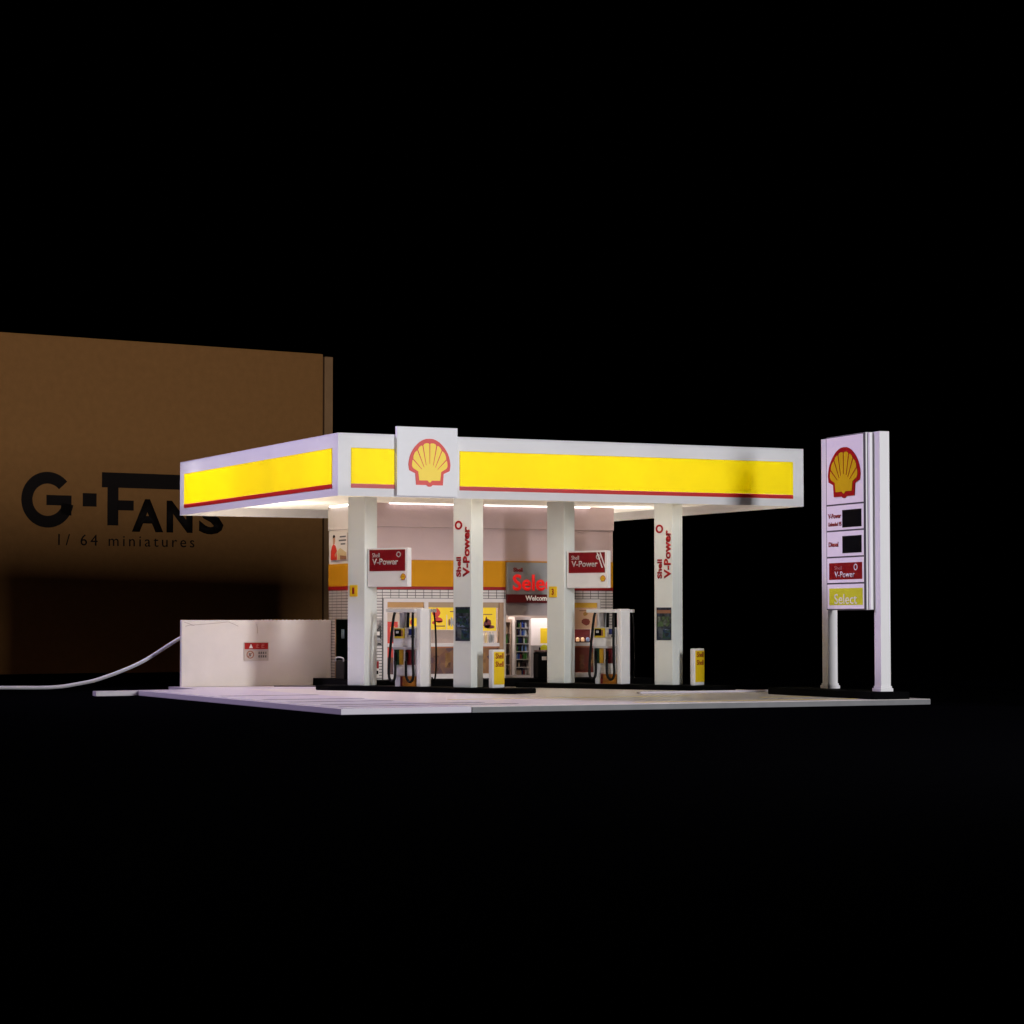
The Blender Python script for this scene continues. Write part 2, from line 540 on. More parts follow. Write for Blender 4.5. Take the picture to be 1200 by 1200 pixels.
for yy in (1.6, 4.4, 7.2, 10.0, 12.9):
    bulb(0.8 if yy > 12 else 1.25, yy, 6.45, {12.9: 330, 10.0: 85}.get(yy, 50))
for xx in (3.9, 6.6, 9.3, 12.0, 14.2):
    bulb(xx, 1.3, 6.45, 135)
bulb(1.15, 1.1, 6.45, 70)
for xx, yy in ((2.4, 10.6), (8.0, 11.6), (13.6, 8.6), (13.8, 12.6)):
    bulb(xx, yy, 6.5, 120)

# pillars: the four square columns stand on two slanting islands
ROT = R(-59.56)
O1 = Vector((3.063, 5.5355, 0))
O2 = O1 + Vector((6.82, 0, 0))
STEP = 3.97
ISZ = 0.15


def local(o, x, y):
    return o + Matrix.Rotation(ROT, 3, 'Z') @ Vector((x, y, 0))


def pillar(o, x, front):
    c = MB().box(x - .655, x, 0, .62, ISZ + .004, ZS - .003, bev=0.02).build('pillar', PILLAR, can)
    c.location = o
    c.rotation_euler = (0, 0, ROT)
    return c


def vertical(words, x0, x1, z0, z1, parent, m, xo):
    """word reading upwards on the front face; x0..x1 is its letter height span."""
    L = z1 - z0
    M = Matrix.Translation((xo + x1, -0.002, z0)) @ Matrix.Rotation(R(-90), 4, 'Y')
    return text_bm(words, 0, L, 0, x1 - x0, 0.01, 0.04, 1.0, M).build('lettering', m, parent)


POSTD = photo_mat('dark_poster_print', [(.006, .007, .01), (.012, .012, .02), (.03, .04, .07), (.008, .008, .01), (.07, .08, .10)], 5)
PICB = photo_mat('night_photo_print', [(.004, .005, .01), (.012, .03, .08), (.02, .05, .03), (.01, .01, .02), (.10, .13, .22)], 9)
PICG = photo_mat('green_photo_print', [(.01, .012, .01), (.04, .06, .03), (.07, .12, .05), (.02, .02, .02), (.14, .16, .14)], 8)
for o, num in ((O1, '1'), (O2, '3')):
    p = pillar(o, 0, False)
    np_ = MB().box(-.56, -.27, -.03, .005, 2.87, 3.22, bev=0.012).build('number_plate', YEL, p)
    text_bm(num, -.455, -.375, 2.95, 3.15, 0.008, 0.03, M=at(0, -0.031, 0)).build('number', RED, np_)
    q = pillar(o, STEP, True)
    vertical('V-Power', -.30, -.055, 3.43, 4.93, q, RED, STEP)
    vertical('Shell', -.54, -.37, 3.43, 4.03, q, RED, STEP)
    ring_mb(STEP - .46, 4.97, .075, .135, -0.002).build('ring_mark', RED, q)
    ps = MB().box(STEP - .565, STEP - .045, -.018, .004, 1.53, 2.54).build('poster', POSTD, q)
    B('poster_header', BROWN if o is O2 else GREEN, ps, STEP - .55, STEP - .06, -.023, -.0185, 2.36, 2.46)
    B('poster_picture', PICB if o is O1 else PICG, ps, STEP - .53, STEP - .10, -.023, -.0185, 1.95, 2.26)
    B('poster_figure', PICB, ps, STEP - .34, STEP - .09, -.026, -.0185, 1.58, 1.88)

# ================================================================== pump islands
def rounded(x0, x1, y0, y1, r, n=6):
    pts = []
    for cx, cy, a in ((x1 - r, y0 + r, -90), (x1 - r, y1 - r, 0), (x0 + r, y1 - r, 90), (x0 + r, y0 + r, 180)):
        for k in range(n + 1):
            t = R(a + 90 * k / n)
            pts.append((cx + r * math.cos(t), cy + r * math.sin(t)))
    return pts


for o, lab in ((O1, 'black pump island under the pillar numbered 1'), (O2, 'black pump island under the pillar numbered 3')):
    isl = MB().slab(rounded(-1.8, 5.75, -0.32, 1.0, 0.3), 0.001, ISZ, bev=0.02).build('pump_island', BLACK)
    isl.location = o
    isl.rotation_euler = (0, 0, ROT)
    tag(isl, lab, 'kerb island', 'black pump islands')


# ================================================================== dispensers
def dispenser():
    t = thing('fuel_dispenser', 'white fuel dispenser beside the pillar numbered 1', 'fuel pump', O1, ROT, 'fuel dispensers')
    z = ISZ + .001
    B('base', LGREY, t, 1.10, 1.92, 0.09, .56, z, .48)
    B('orange_panel', ORANGE, t, 1.40, 1.92, 0.06, .088, z + .01, .46)
    B('red_panel', DRED, t, 1.31, 1.398, 0.06, .088, z + .01, .46)
    B('cabinet', LGREY, t, 1.04, 1.93, 0.07, .56, .482, 1.92, bev=.012)
    B('pillar', WHITE, t, 1.935, 2.09, 0.03, .575, z, 2.50, bev=.025)
    B('back_post', LGREY, t, 1.12, 1.30, 0.28, .52, 1.922, 2.38)
    B('top_plate', LGREY, t, 0.86, 1.932, -0.06, .80, 2.382, 2.49, bev=.015)
    B('top_plate_end', LGREY, t, 1.93, 2.13, .578, .80, 2.384, 2.488, bev=.015)
    s1 = B('display', mat('display_yellow', (0.5, 0.36, 0.02), .35, .1), t, 1.10, 1.48, 0.04, .069, 1.60, 1.90, bev=.006)
    B('screen', BLACK, s1, 1.12, 1.36, 0.028, .039, 1.66, 1.87)
    B('screen', GREY, s1, 1.17, 1.27, 0.022, .0275, 1.75, 1.82)
    B('keypad', BROWN, s1, 1.36, 1.42, 0.03, .039, 1.66, 1.84)
    s2 = B('display', mat('display_white', (0.55, 0.55, 0.55), .35, .05), t, 1.52, 1.90, 0.04, .069, 1.60, 1.90, bev=.006)
    B('screen', NAVY, s2, 1.64, 1.86, 0.028, .039, 1.70, 1.88)
    B('keypad', GREY, s2, 1.57, 1.64, 0.03, .039, 1.64, 1.76)
    B('keypad', DGREY, s2, 1.72, 1.86, 0.03, .039, 1.62, 1.68)
    B('ledge', GREY, t, 1.06, 1.92, 0.0, .069, 1.27, 1.34, bev=.01)
    for x, mA, mB in ((1.10, GREEN, AMBER), (1.52, DRED, MAROONP)):
        h = B('nozzle_holder', mA, t, x, x + .19, 0.03, .069, .80, 1.26, bev=.005)
        B('nozzle_plate', mB, t, x + .192, x + .33, 0.04, .069, .80, 1.26)
        n = MB().box(x + .05, x + .12, -0.05, .028, .92, 1.18, bev=.015)
        n.tube([(x + .085, -0.02, 1.16), (x + .085, -0.06, 1.22), (x + .085, -0.03, 1.25)], .018)
        n.build('nozzle', RUBBER, t)
    hr = .042
    MB().tube([(1.17, -.01, 2.40), (1.15, -.07, 2.2), (1.09, -.10, 1.6), (1.02, -.10, .9), (1.00, -.09, .5), (1.04, -.08, .34), (1.13, -.08, .30),
               (1.20, -.07, .40), (1.21, -.05, .65), (1.19, -.04, .92)], hr).build('hose', RUBBER, t)
    MB().tube([(1.84, -.01, 2.40), (1.86, -.05, 2.2), (1.88, -.08, 1.6), (1.90, -.10, .9), (1.91, -.09, .5), (1.85, -.08, .33), (1.75, -.08, .30),
               (1.64, -.07, .42), (1.61, -.05, .65), (1.60, -.04, .92)], hr).build('hose', RUBBER, t)
    MB().tube([(1.50, .22, 2.40), (1.50, .20, 2.1), (1.50, .19, 1.90)], hr).build('hose', RUBBER, t)
    MB().tube([(2.12, .68, 2.39), (2.16, .70, 1.9), (2.17, .72, 1.2), (2.16, .72, .6), (2.10, .72, .33), (2.02, .70, .42)], .028).build('hose', RUBBER, t)
    return t


d1 = dispenser()
d2 = copy_tree(d1)
d2.location = O2
d2['label'] = 'white fuel dispenser beside the pillar numbered 3'

# ================================================================== hanging signs beside the pillars
def side_sign(o, label, stripes):
    t = thing('hanging_sign', label, 'sign', o, ROT, 'red and white signs fixed to the pillars')
    bd = MB().box(.03, 1.55, .10, .30, 3.16, 4.34, bev=.015).build('board', WHITE, t)
    rp = B('red_panel', mat('sign_red', (.16, .004, .008), .5, .08, spec=.15), t, .11, 1.46, .088, .099, 3.64, 4.29)
    M = at(0, .087, 0)
    text_bm('Shell', .22, .50, 4.06, 4.19, .006, .0, M=M).build('lettering', GRLET, rp)
    text_bm('V-Power', .22, 1.20, 3.83, 4.02, .006, .018, M=M).build('lettering', GRLET, rp)
    ring_mb(1.22, 4.14, .055, .085, .087, .006).build('ring_mark', GRLET, rp)
    if stripes:
        m = MB()
        for k in range(2):
            x = 1.16 + k * .11
            m.prism([(x, 4.28), (x + .035, 4.28), (x + .225, 3.80), (x + .19, 3.80)], .004, at(0, .080, 0))
        m.build('stripe', WHITE, rp)
    emblem(bd, .19, .20, 1.39, 3.46, .099, YEL, mat('emblem_brown_red', (.32, .06, .015), .5))
    for z in (3.35, 4.15):
        B('bracket', GREY, t, .002, .05, .16, .24, z, z + .06)
    return t


side_sign(O1, 'red and white sign board on the pillar numbered 1, without stripes', False)
side_sign(O2, 'red and white sign board on the pillar numbered 3, with two pale diagonal stripes', True)

# ================================================================== island end markers
def marker(o, label):
    t = thing('island_marker', label, 'bollard', local(o, 4.55, 0), ROT, 'white and yellow markers at the island ends')
    t.location.z = ISZ + .001
    MB().box(0, .15, .06, .68, 0, 1.13, bev=.03).build('post', WHITE, t)
    pn = B('yellow_panel', mat('marker_yellow', (.80, .54, .01), .4, .04), t, .151, .162, .12, .655, .10, 1.06)
    M = Matrix.Translation((.163, 0, 0)) @ Matrix.Rotation(R(90), 4, 'Z')
    text_bm('Shell', .19, .60, .86, 1.02, .006, .015, M=M).build('lettering', RED, pn)
    text_bm('Shell', .19, .60, .62, .78, .006, .015, M=M).build('lettering', RED, pn)
    return t


marker(O1, 'yellow and white marker post in front of the glass shop front')
marker(O2, 'yellow and white marker post standing alone at the right against the black')

# ================================================================== shop
shop = thing('shop_building', 'small white tiled shop with gold and red bands under the canopy', 'shop', (4.5, 9.0, 0))
FX = 4.5


def S(name, m, x0, x1, y0, y1, z0, z1, bev=0.0, parent=None):
    o = MB().box(x0 - FX, x1 - FX, y0 - 9, y1 - 9, z0, z1, bev=bev).build(name, m, parent or shop)
    return o


XR = 13.46
PZ = .24
S('plinth', BLACK, 3.85, 14.2, 7.6, 12.4, .002, PZ)
S('upper_wall', PINK, FX + .003, XR, 9.0, 9.12, 4.10, 5.15)
S('parapet', PINK, FX - .03, XR + .02, 8.95, 9.12, 5.16, ZS - .003)
S('gold_band', GOLD, FX, XR, 8.985, 9.12, 3.24, 4.098)
S('red_band', RED, FX, XR, 8.98, 9.12, 3.14, 3.238)
S('tile_wall', FACADE_TILE, FX, XR, 9.0, 9.12, 2.85, 3.138)
S('tile_wall', FACADE_TILE, FX, 5.11, 9.0, 9.12, PZ + .002, 2.848)
S('tile_wall', FACADE_TILE, 12.97, XR, 9.0, 9.12, PZ + .002, 2.848)
# side wall facing left
S('side_wall', WALLW, FX, FX + .12, 9.125, 12.25, 4.0, 5.12)
S('parapet', WALLW, FX - .03, FX + .12, 9.125, 12.25, 5.125, ZS - .003)
S('gold_band', GOLD, FX - .015, FX + .12, 9.125, 12.25, 3.26, 3.998)
S('red_band', RED, FX - .02, FX + .12, 9.125, 12.25, 3.13, 3.258)
S('side_tile_wall', SIDE_TILE, FX, FX + .12, 9.125, 12.25, PZ + .002, 3.128)
S('back_wall', ROOM, FX + .125, XR, 12.1, 12.25, PZ + .002, ZS - .02)
S('right_wall', PINK, XR - .12, XR, 9.125, 12.095, PZ + .002, ZS - .02)
S('interior_ceiling', ROOM, FX + .125, XR - .125, 9.125, 12.095, 3.0, 3.08)
S('interior_floor', GREY, FX + .125, XR - .125, 9.125, 12.095, PZ + .002, PZ + .02)
# dark side door
dr = S('side_door', mat('dark_door', (.001, .0025, .0018), .8, .2, spec=.0), FX - .03, FX - .002, 10.3, 11.5, PZ + .002, 2.17)
S('door_frame', TAN, FX - .04, FX - .002, 11.505, 11.58, PZ + .002, 2.2, parent=dr)
S('door_window', mat('door_window_blue', (.10, .16, .20), .2, .4, 6), FX - .036, FX - .0305, 10.75, 11.02, 1.55, 1.85, parent=dr)
# storefront frame
fr = S('storefront_frame', FRAMEW, 5.11, 12.97, 8.96, 9.10, 2.73, 2.848)
S('frame_post', FRAMEW, 5.11, 5.24, 8.96, 9.10, PZ + .002, 2.728, parent=fr)
S('frame_post', FRAMEW, 12.86, 12.97, 8.96, 9.10, PZ + .002, 2.728, parent=fr)
S('frame_post', FRAMEW, 6.53, 6.68, 8.96, 9.10, PZ + .002, 2.728, parent=fr)
S('frame_post', TAN, 9.22, 9.38, 8.96, 9.10, PZ + .002, 2.728, parent=fr)
S('frame_post', FRAMEW, 9.382, 9.45, 8.96, 9.10, PZ + .002, 2.728, parent=fr)
S('frame_post', FRAMEW, 11.90, 12.0, 8.96, 9.10, PZ + .002, 2.728, parent=fr)
S('frame_line', DGREY, 5.08, 12.99, 8.985, 8.999, 2.85, 2.868, parent=fr)
S('frame_line', DGREY, 5.085, 5.105, 8.985, 8.999, PZ + .002, 2.848, parent=fr)
S('frame_line', DGREY, 12.972, 12.99, 8.985, 8.999, PZ + .002, 2.848, parent=fr)


def window(x0, x1, lower, top):
    wn = S('window', TAN, x0, x1, 9.0, 9.06, 2.62, 2.728)
    S('sill', FRAMEW, x0, x1, 8.94, 9.09, 1.29, 1.40, parent=wn)
    S('sill_trim', mat('orange_trim', (.42, .12, .03), .4, .1), x0, x1, 8.985, 9.06, 1.245, 1.288, parent=wn)
    S('lower_panel', lower, x0, x1, 9.02, 9.06, .405, 1.243, parent=wn)
    for k in range(int((x1 - x0) / .42)):
        MB().box(x0 + .2 + k * .42 - FX, x0 + .38 + k * .42 - FX, .012, .019, .5 + .1 * (k % 2), 1.0 + .08 * (k % 3)).build('stacked_goods', GOODS[k % 3], wn)
    S('bottom_rail', FRAMEW, x0, x1, 8.95, 9.09, PZ + .012, .40, parent=wn)
    S('blind', top, x0, x1, 8.99, 9.0, 2.56, 2.73, parent=wn)
    S('pane', GLASS, x0, x1, 9.025, 9.04, 1.402, 2.618, parent=wn)
    return wn


GOODS = [photo_mat('goods_print', c, 6) for c in ([(.05, .02, .015), (.20, .09, .05), (.09, .04, .06)], [(.16, .07, .02), (.30, .16, .06), (.08, .03, .02)], [(.03, .02, .03), (.12, .07, .08), (.25, .14, .08)])]
BLIND = mat('orange_blind', (.50, .26, .08), .5, .08)
w1 = window(5.245, 6.525, PANEL, BLIND)
w2 = window(6.685, 9.215, PANEL, mat('tan_blind', (.40, .27, .16), .5, .1))
w3 = window(12.005, 12.855, REDPANEL, mat('yellow_header', (.75, .42, .03), .5, .05))


def poster(x0, x1, z0, z1, m, parent):
    return S('poster', m, x0, x1, 9.0, 9.012, z0, z1, parent=parent)


def blob(x, z, w_, h_, m, parent, name='printed_shape', n=9, y=8.996):
    pts = []
    for k in range(n):
        a = 2 * math.pi * k / n
        r = random.uniform(.75, 1.1)
        pts.append((x - FX + w_ * .5 * r * math.cos(a), z + h_ * .5 * r * math.sin(a)))
    return MB().prism(pts, .004, at(0, y - 9, 0)).build(name, m, parent)


# posters: two product posters in the wide window, one at its right end
p1 = poster(6.69, 8.30, 1.84, 2.60, PAPERY, w2)
REDP = mat('printed_red', (.62, .03, .015), .5, .15)
MAROON = mat('printed_maroon', (.15, .01, .01), .5, .2)
for (x, z, w_, h_, m) in ((6.98, 2.38, .34, .34, REDP), (7.05, 2.16, .34, .22, REDP), (7.06, 2.10, .3, .06, MAROON),
                           (6.88, 2.06, .12, .12, REDP), (7.52, 2.10, .10, .34, GREY), (7.62, 2.08, .12, .40, SILVER), (7.74, 2.08, .10, .34, NAVY), (7.44, 2.07, .08, .26, BROWN)):
    blob(x, z, w_, h_, m, p1)
S('print_line', BROWN, 7.46, 7.85, 8.994, 8.999, 2.41, 2.445, parent=p1)
S('print_line', BROWN, 6.95, 7.28, 8.994, 8.999, 1.94, 1.975, parent=p1)
S('divider', PAPERW, 7.335, 7.355, 8.99, 8.999, 1.84, 2.32, parent=p1)
p2 = poster(8.36, 9.12, 1.80, 2.60, PAPERY, w2)
for (x, z, w_, h_) in ((8.80, 2.02, .30, .34), (8.77, 2.16, .10, .22), (8.86, 1.93, .42, .12)):
    blob(x, z, w_, h_, MAROON, p2)
S('print_line', BROWN, 8.66, 8.98, 8.994, 8.999, 2.32, 2.35, parent=p2)
p3 = poster(5.25, 5.62, .95, 2.10, REDP, w1)
blob(5.45, 1.85, .22, .35, mat('printed_orange', (.8, .3, .03), .5, .1), p3)
blob(5.42, 1.55, .2, .3, MAROON, p3)
p4 = poster(5.85, 6.52, 1.95, 2.22, PAPERY, w1)
blob(6.1, 2.08, .14, .2, REDP, p4)
blob(6.4, 2.06, .14, .2, REDP, p4)
p5 = poster(12.01, 12.84, 1.85, 2.55, PEACH, w3)
blob(12.42, 2.10, .34, .26, mat('printed_brown_red', (.22, .03, .015), .5, .2), p5)
blob(12.42, 2.36, .2, .16, mat('printed_ochre', (.45, .22, .04), .5, .2), p5)
S('print_line', BROWN, 12.2, 12.65, 8.994, 8.999, 2.45, 2.475, parent=p5)
# dark poster and small red notice on the left pier
tp = S('wall_poster', photo_mat('dark_photo_print', [(.008, .007, .008), (.03, .028, .03), (.4, .36, .36), (.02, .02, .02), (.10, .09, .09)], 5), 4.78, 5.05, 8.98, 8.998, 1.35, 2.15)
S('photo_patch', PAPERW, 4.80, 4.98, 8.974, 8.979, 1.66, 1.78, parent=tp)
S('photo_patch', GREY, 4.86, 5.0, 8.974, 8.979, 1.50, 1.58, parent=tp)
tn = S('wall_notice', PAPERW, 4.74, 4.96, 8.98, 8.998, .30, .84)
S('notice_header', RED, 4.745, 4.955, 8.974, 8.979, .60, .835, parent=tn)
S('notice_mark', BLACK, 4.86, 4.94, 8.974, 8.979, .42, .53, parent=tn)
# staff poster on the side wall
sp = S('staff_poster', PAPERW, FX - .05, FX - .032, 10.5, 12.0, 4.12, 5.02)
YM = Matrix.Translation((-.052, 0, 0)) @ Matrix.Rotation(R(-90), 4, 'Z')


def side_print(pts, m, name='printed_shape', lift=0.0):
    # pts: (distance from the poster's left end, z)
    return MB().prism([(-(12.0 - 9.0 - p[0]), p[1]) for p in pts], .004, Matrix.Translation((-.056 - lift, 0, 0)) @ Matrix.Rotation(R(-90), 4, 'Z')).build(name, m, sp)


side_print([(.06, 4.13), (.06, 4.42), (.16, 4.58), (.30, 4.66), (.48, 4.6), (.62, 4.42), (.62, 4.13)], REDP)
side_print([(.26, 4.66), (.24, 4.80), (.27, 4.9), (.36, 4.92), (.44, 4.88), (.45, 4.76), (.41, 4.66)], SKIN, 'printed_head')
side_print([(.25, 4.84), (.25, 4.93), (.34, 4.97), (.45, 4.93), (.45, 4.85), (.38, 4.88)], BLACK, 'printed_hair', .004)
side_print([(.42, 4.3), (.60, 4.42), (.64, 4.36), (.48, 4.22)], SKIN, 'printed_arm', .004)
side_print([(.66, 4.13), (.66, 4.42), (.9, 4.52), (1.45, 4.36), (1.45, 4.13)], CREAM, 'printed_car')
side_print([(.9, 4.13), (.9, 4.28), (1.45, 4.24), (1.45, 4.13)], BROWN, 'printed_car_shadow', .004)
for a, b, z in ((.86, 1.4, 4.86), (.78, 1.42, 4.74), (.95, 1.35, 4.62)):
    side_print([(a, z), (b, z + .0), (b, z + .05), (a, z + .05)], DGREY, 'print_line')

# name board over the door
nb = S('name_board', SILVER, 9.46, 11.88, 8.86, 8.978, 3.00, 4.05, bev=.01)
S('board_trim', GOLD, 9.46, 11.88, 8.86, 8.978, 4.052, 4.09, parent=nb)
M = at(0, 8.859 - 9, 0)
text_bm('Select', 9.66 - FX, 11.42 - FX, 3.12, 3.66, .02, .022, 1.0, M=M).build('lettering', REDLIT, nb)
text_bm('Shell', 9.68 - FX, 10.02 - FX, 3.74, 3.88, .01, .04, M=M).build('lettering', RED, nb)
wb = S('welcome_strip', DRED, 9.46, 11.88, 8.86, 8.978, 2.72, 2.998, bev=.006, parent=nb)
text_bm('Welcome', 10.12 - FX, 11.02 - FX, 2.79, 2.96, .01, .03, M=M).build('lettering', WHLET, wb)
# entrance: transom, sliding leaf, notice board, interior partition
S('transom', mat('transom_grey', (.40, .34, .35), .4, .1), 9.452, 11.898, 9.02, 9.07, 2.30, 2.728)
dl = S('sliding_door', FRAMEW, 9.47, 9.53, 9.10, 9.14, PZ + .022, 2.29)
S('door_rail', FRAMEW, 9.532, 9.86, 9.10, 9.14, PZ + .022, .34, parent=dl)
S('door_pane', GLASS, 9.532, 9.86, 9.115, 9.125, .342, 2.29, parent=dl)

l = bpy.data.lights.new('shop_lamp', 'AREA')
l.shape = 'RECTANGLE'
l.size, l.size_y = 7.5, .35
l.energy = 210
l.color = (1.0, 0.88, 0.78)
lo = bpy.data.objects.new('shop_lamp', l)
col.objects.link(lo)
lo.location = (9.0, 9.36, 2.97)
lo.rotation_euler = (R(14), 0, 0)

# ------------------------------------------------------------------ things in and before the shop
def shelf_unit(name, label, cat, x0, x1, y0, y1, z1, shelves, body, lab_item, items, group, back):
    t = thing(name, label, cat, ((x0 + x1) / 2, (y0 + y1) / 2, PZ + .02))
    cx, cy = (x0 + x1) / 2, (y0 + y1) / 2
    hx, hy, H = (x1 - x0) / 2, (y1 - y0) / 2, z1 - PZ - .02
    m = MB()
    m.box(-hx, -hx + .05, -hy, hy, 0, H)
    m.box(hx - .05, hx, -hy, hy, 0, H)
    m.box(-hx + .05, hx - .05, -hy, hy, H - .10, H)
    m.box(-hx + .05, hx - .05, -hy, hy, 0, .08)
    m.build('cabinet', body, t)
    MB().box(-hx + .052, hx - .052, hy - .03, hy - .002, .082, H - .102).build('back_panel', back, t)
    step = (H - .18) / shelves
    for k in range(shelves):
        z = .08 + k * step
        if k:
            MB().box(-hx + .052, hx - .052, -hy + .02, hy - .035, z - .03, z).build('shelf', body, t)
        n = items
        for j in range(n):
            mt = random.choice(DRINK)
            x = -hx + .1 + (2 * hx - .2) * (j + .5) / n
            h = (step - .035) * random.uniform(.72, .95)
            r = (2 * hx - .2) / n * .47
            b = MB().lathe([(r * .9, z + .001), (r, z + .02), (r, z + h * .65), (r * .5, z + h * .82), (r * .45, z + h)], x, -hy + .10, 10).build('drink_bottle', mt)
            b.location = t.location
            tag(b, lab_item, 'bottle', group)
    return t


DRINK = [mat('bottle_%s' % n, c, .3, .1) for n, c in (('blue', (.03, .10, .62)), ('navy', (.015, .03, .16)), ('white', (.75, .75, .78)),
         ('dark', (.02, .012, .012)), ('red', (.3, .02, .02)), ('green', (.05, .25, .03)), ('cola', (.04, .012, .01)), ('pale_blue', (.2, .35, .7)), ('cream', (.55, .42, .3)), ('black', (.01, .01, .012)))]
shelf_unit('drinks_fridge', 'open white drinks fridge with blue and dark bottles in the doorway', 'fridge', 9.93, 10.50, 9.25, 9.75, 2.26, 7, FRAMEW,
           'small coloured bottle on a shelf of the white drinks fridge', 6, 'bottles in the drinks fridge', mat('fridge_back', (.03, .03, .06), .4, .3))
shelf_unit('snack_rack', 'pale tan snack rack left of the drinks fridge, behind the door glass', 'rack', 9.55, 9.90, 9.45, 9.85, 2.18, 5, mat('rack_tan', (.48, .36, .30), .5, .1),
           'small packet on a shelf of the pale snack rack', 2, 'packets on the snack rack', ROOM)
nbd = thing('notice_panel', 'white panel with a yellow poster behind the black bin', 'panel', (11.0, 9.5, PZ + .02))
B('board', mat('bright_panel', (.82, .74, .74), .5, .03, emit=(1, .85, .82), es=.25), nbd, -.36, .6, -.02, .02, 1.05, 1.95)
B('lower_board', GREY, nbd, -.36, .6, -.02, .02, 0, 1.048)
B('yellow_poster', PAPERY, nbd, -.02, .3, -.03, -.021, 1.12, 1.62)
MB().prism([(.12 + p[0], .92 + p[1]) for p in ring_pts(.15)], .01, at(0, -.031, 0)).build('round_badge', YELP, nbd)
# counter goods behind the right window
bn = thing('counter_box', 'glowing snack display on the counter behind the right window', 'display', (12.43, 9.35, 1.40))
B('base', BLACK, bn, -.40, .40, -.10, .15, 0, .03)
B('back', MAROON, bn, -.40, .40, .10, .15, .032, .44)
for k, (mm) in enumerate((WHLET, BULB, BULB, mat('pale_blue_pack', (.3, .4, .65), .4, .1))):
    MB().lathe([(.05, .032), (.06, .06), (.06, .13), (.03, .17)], -.32 + k * .19, -.02, 10).build('pack', mm, bn)
# stock behind the wide window
for i, (x, m) in enumerate(((8.75, PAPERW), (8.87, CREAM), (9.02, SILVER), (9.12, GREY))):
    c = MB().lathe([(.045, 0), (.05, .02), (.05, .26), (.025, .32), (.025, .36)], 0, 0, 10).build('oil_bottle', m)
    c.location = (x, 9.25, 1.402)
    tag(c, 'small pale bottle on the ledge at the right end of the wide window', 'bottle', 'bottles on the window ledge')
lg = B('window_ledge', FRAMEW, shop, 5.25 - FX, 9.2 - FX, .125, .4, 1.36, 1.398)
MB().box(6.8 - FX, 8.2 - FX, .14, .16, 1.402, 1.82).build('frosted_panel', mat('frosted_pink', (.62, .45, .40), .6, .12, 3), shop)

# black bin
def bin_(name, label, loc, lab=True):
    t = thing(name, label, 'bin', loc)
    MB().box(-.27, .27, -.2, .2, 0, .86, bev=.05).build('body', BINM, t)
    MB().box(-.25, .25, -.18, .18, .862, .93, bev=.03).build('lid', mat('bin_lid', (.20, .12, .12), .4, .1), t)
    MB().lathe([(.03, .862), (.03, 1.0), (.02, 1.02)], -.17, -.1, 8).build('ash_tube', BINM, t)
    if lab:
        B('white_label', PAPERW, t, -.14, .06, -.212, -.202, .60, .72)
    return t


bin_('litter_bin', 'black litter bin with a white label before the shop door', (10.52, 8.35, PZ + .001))
b2 = thing('flip_top_bin', 'black bin with a grey handle by the dark side door', 'bin', (4.2, 9.95, PZ + .001))
MB().box(-.2, .2, -.35, .35, 0, .62, bev=.04).build('body', BINM, b2)
MB().tube([(-.21, .33, .58), (-.22, .33, .68), (-.22, 0, .71), (-.22, -.33, .68), (-.21, -.33, .58)], .022).build('handle', LGREY, b2)

# ================================================================== boundary wall
bw = thing('boundary_wall', 'low plain white wall left of the shop', 'wall', (1.9, 12.0, 0))
m = MB().box(-2.58, 2.58, -.02, .12, .001, 2.15, bev=.012)
m.build('wall', WALLW, bw)
mm = MB()
random.seed(3)
x = 0.15
while x < 2.55:
    mm.box(x, x + random.uniform(.03, .07), -.015, .06, 2.148, 2.148 + random.uniform(.008, .018))
    x += random.uniform(.09, .16)
mm.build('rough_top', WALLW, bw)
mm = MB()
for a in ([(-2.5, 2.09), (-2.2, 1.99), (-1.8, 2.02), (-1.3, 2.06), (-.95, 2.1)], [(-.98, 2.08), (-.8, 2.02), (-.66, 1.95)], [(-2.45, 1.95), (-2.3, 1.99), (-2.15, 1.98)], [(-.02, 2.02), (.0, 1.86), (.01, 1.72)]):
    for p, q in zip(a, a[1:]):
        Lq = math.hypot(q[0] - p[0], q[1] - p[1])
        nx, nz = -(q[1] - p[1]) / Lq * .008, (q[0] - p[0]) / Lq * .008
        mm.prism([(p[0] + nx, p[1] + nz), (p[0] - nx, p[1] - nz), (q[0] - nx, q[1] - nz), (q[0] + nx, q[1] + nz)], .003, at(0, -.0235, 0))
mm.build('scratch', mat('hairline_scratch', (.50, .40, .38), .6), bw)
ws = thing('warning_sign', 'small red and white warning sign on the low white wall', 'sign', (1.855, 11.96, 1.125))
WSM = mat('sign_cream', (.56, .48, .43), .7, .05, spec=.1)
B('plate', WSM, ws, -.42, .42, -.025, .015, -.30, .30, bev=.006)
hd = B('red_header', mat('header_red', (.36, .015, .012), .6, .1, spec=.1),  ws, -.40, .40, -.031, -.026, .075, .285)
tri = MB().prism([(-.26, .11), (-.12, .11), (-.19, .25)], .004, at(0, -.036, 0)).build('warning_triangle', PAPERW, hd)
PALE = mat('sign_pale_red', (.62, .16, .14), .5)
g = MB()
for cx in (.04, .22):
    for (a, b, c, d) in ((-.06, .06, .235, .248), (-.05, .05, .19, .203), (-.06, .06, .12, .133), (-.007, .007, .12, .25), (-.05, -.037, .14, .2)):
        g.box(cx + a, cx + b, -.036, -.032, c, d)
g.build('header_lettering', PALE, hd)
ring_mb(-.21, -.10, .095, .13, -.026, .005).build('prohibition_ring', mat('ring_brown', (.32, .10, .05), .5), ws)
MB().box(-.014, .014, -.031, -.0265, -.12, .12, M=Matrix.Translation((-.21, 0, -.10)) @ Matrix.Rotation(R(45), 4, 'Y')).build('prohibition_bar', mat('bar_brown', (.32, .10, .05), .5), ws)
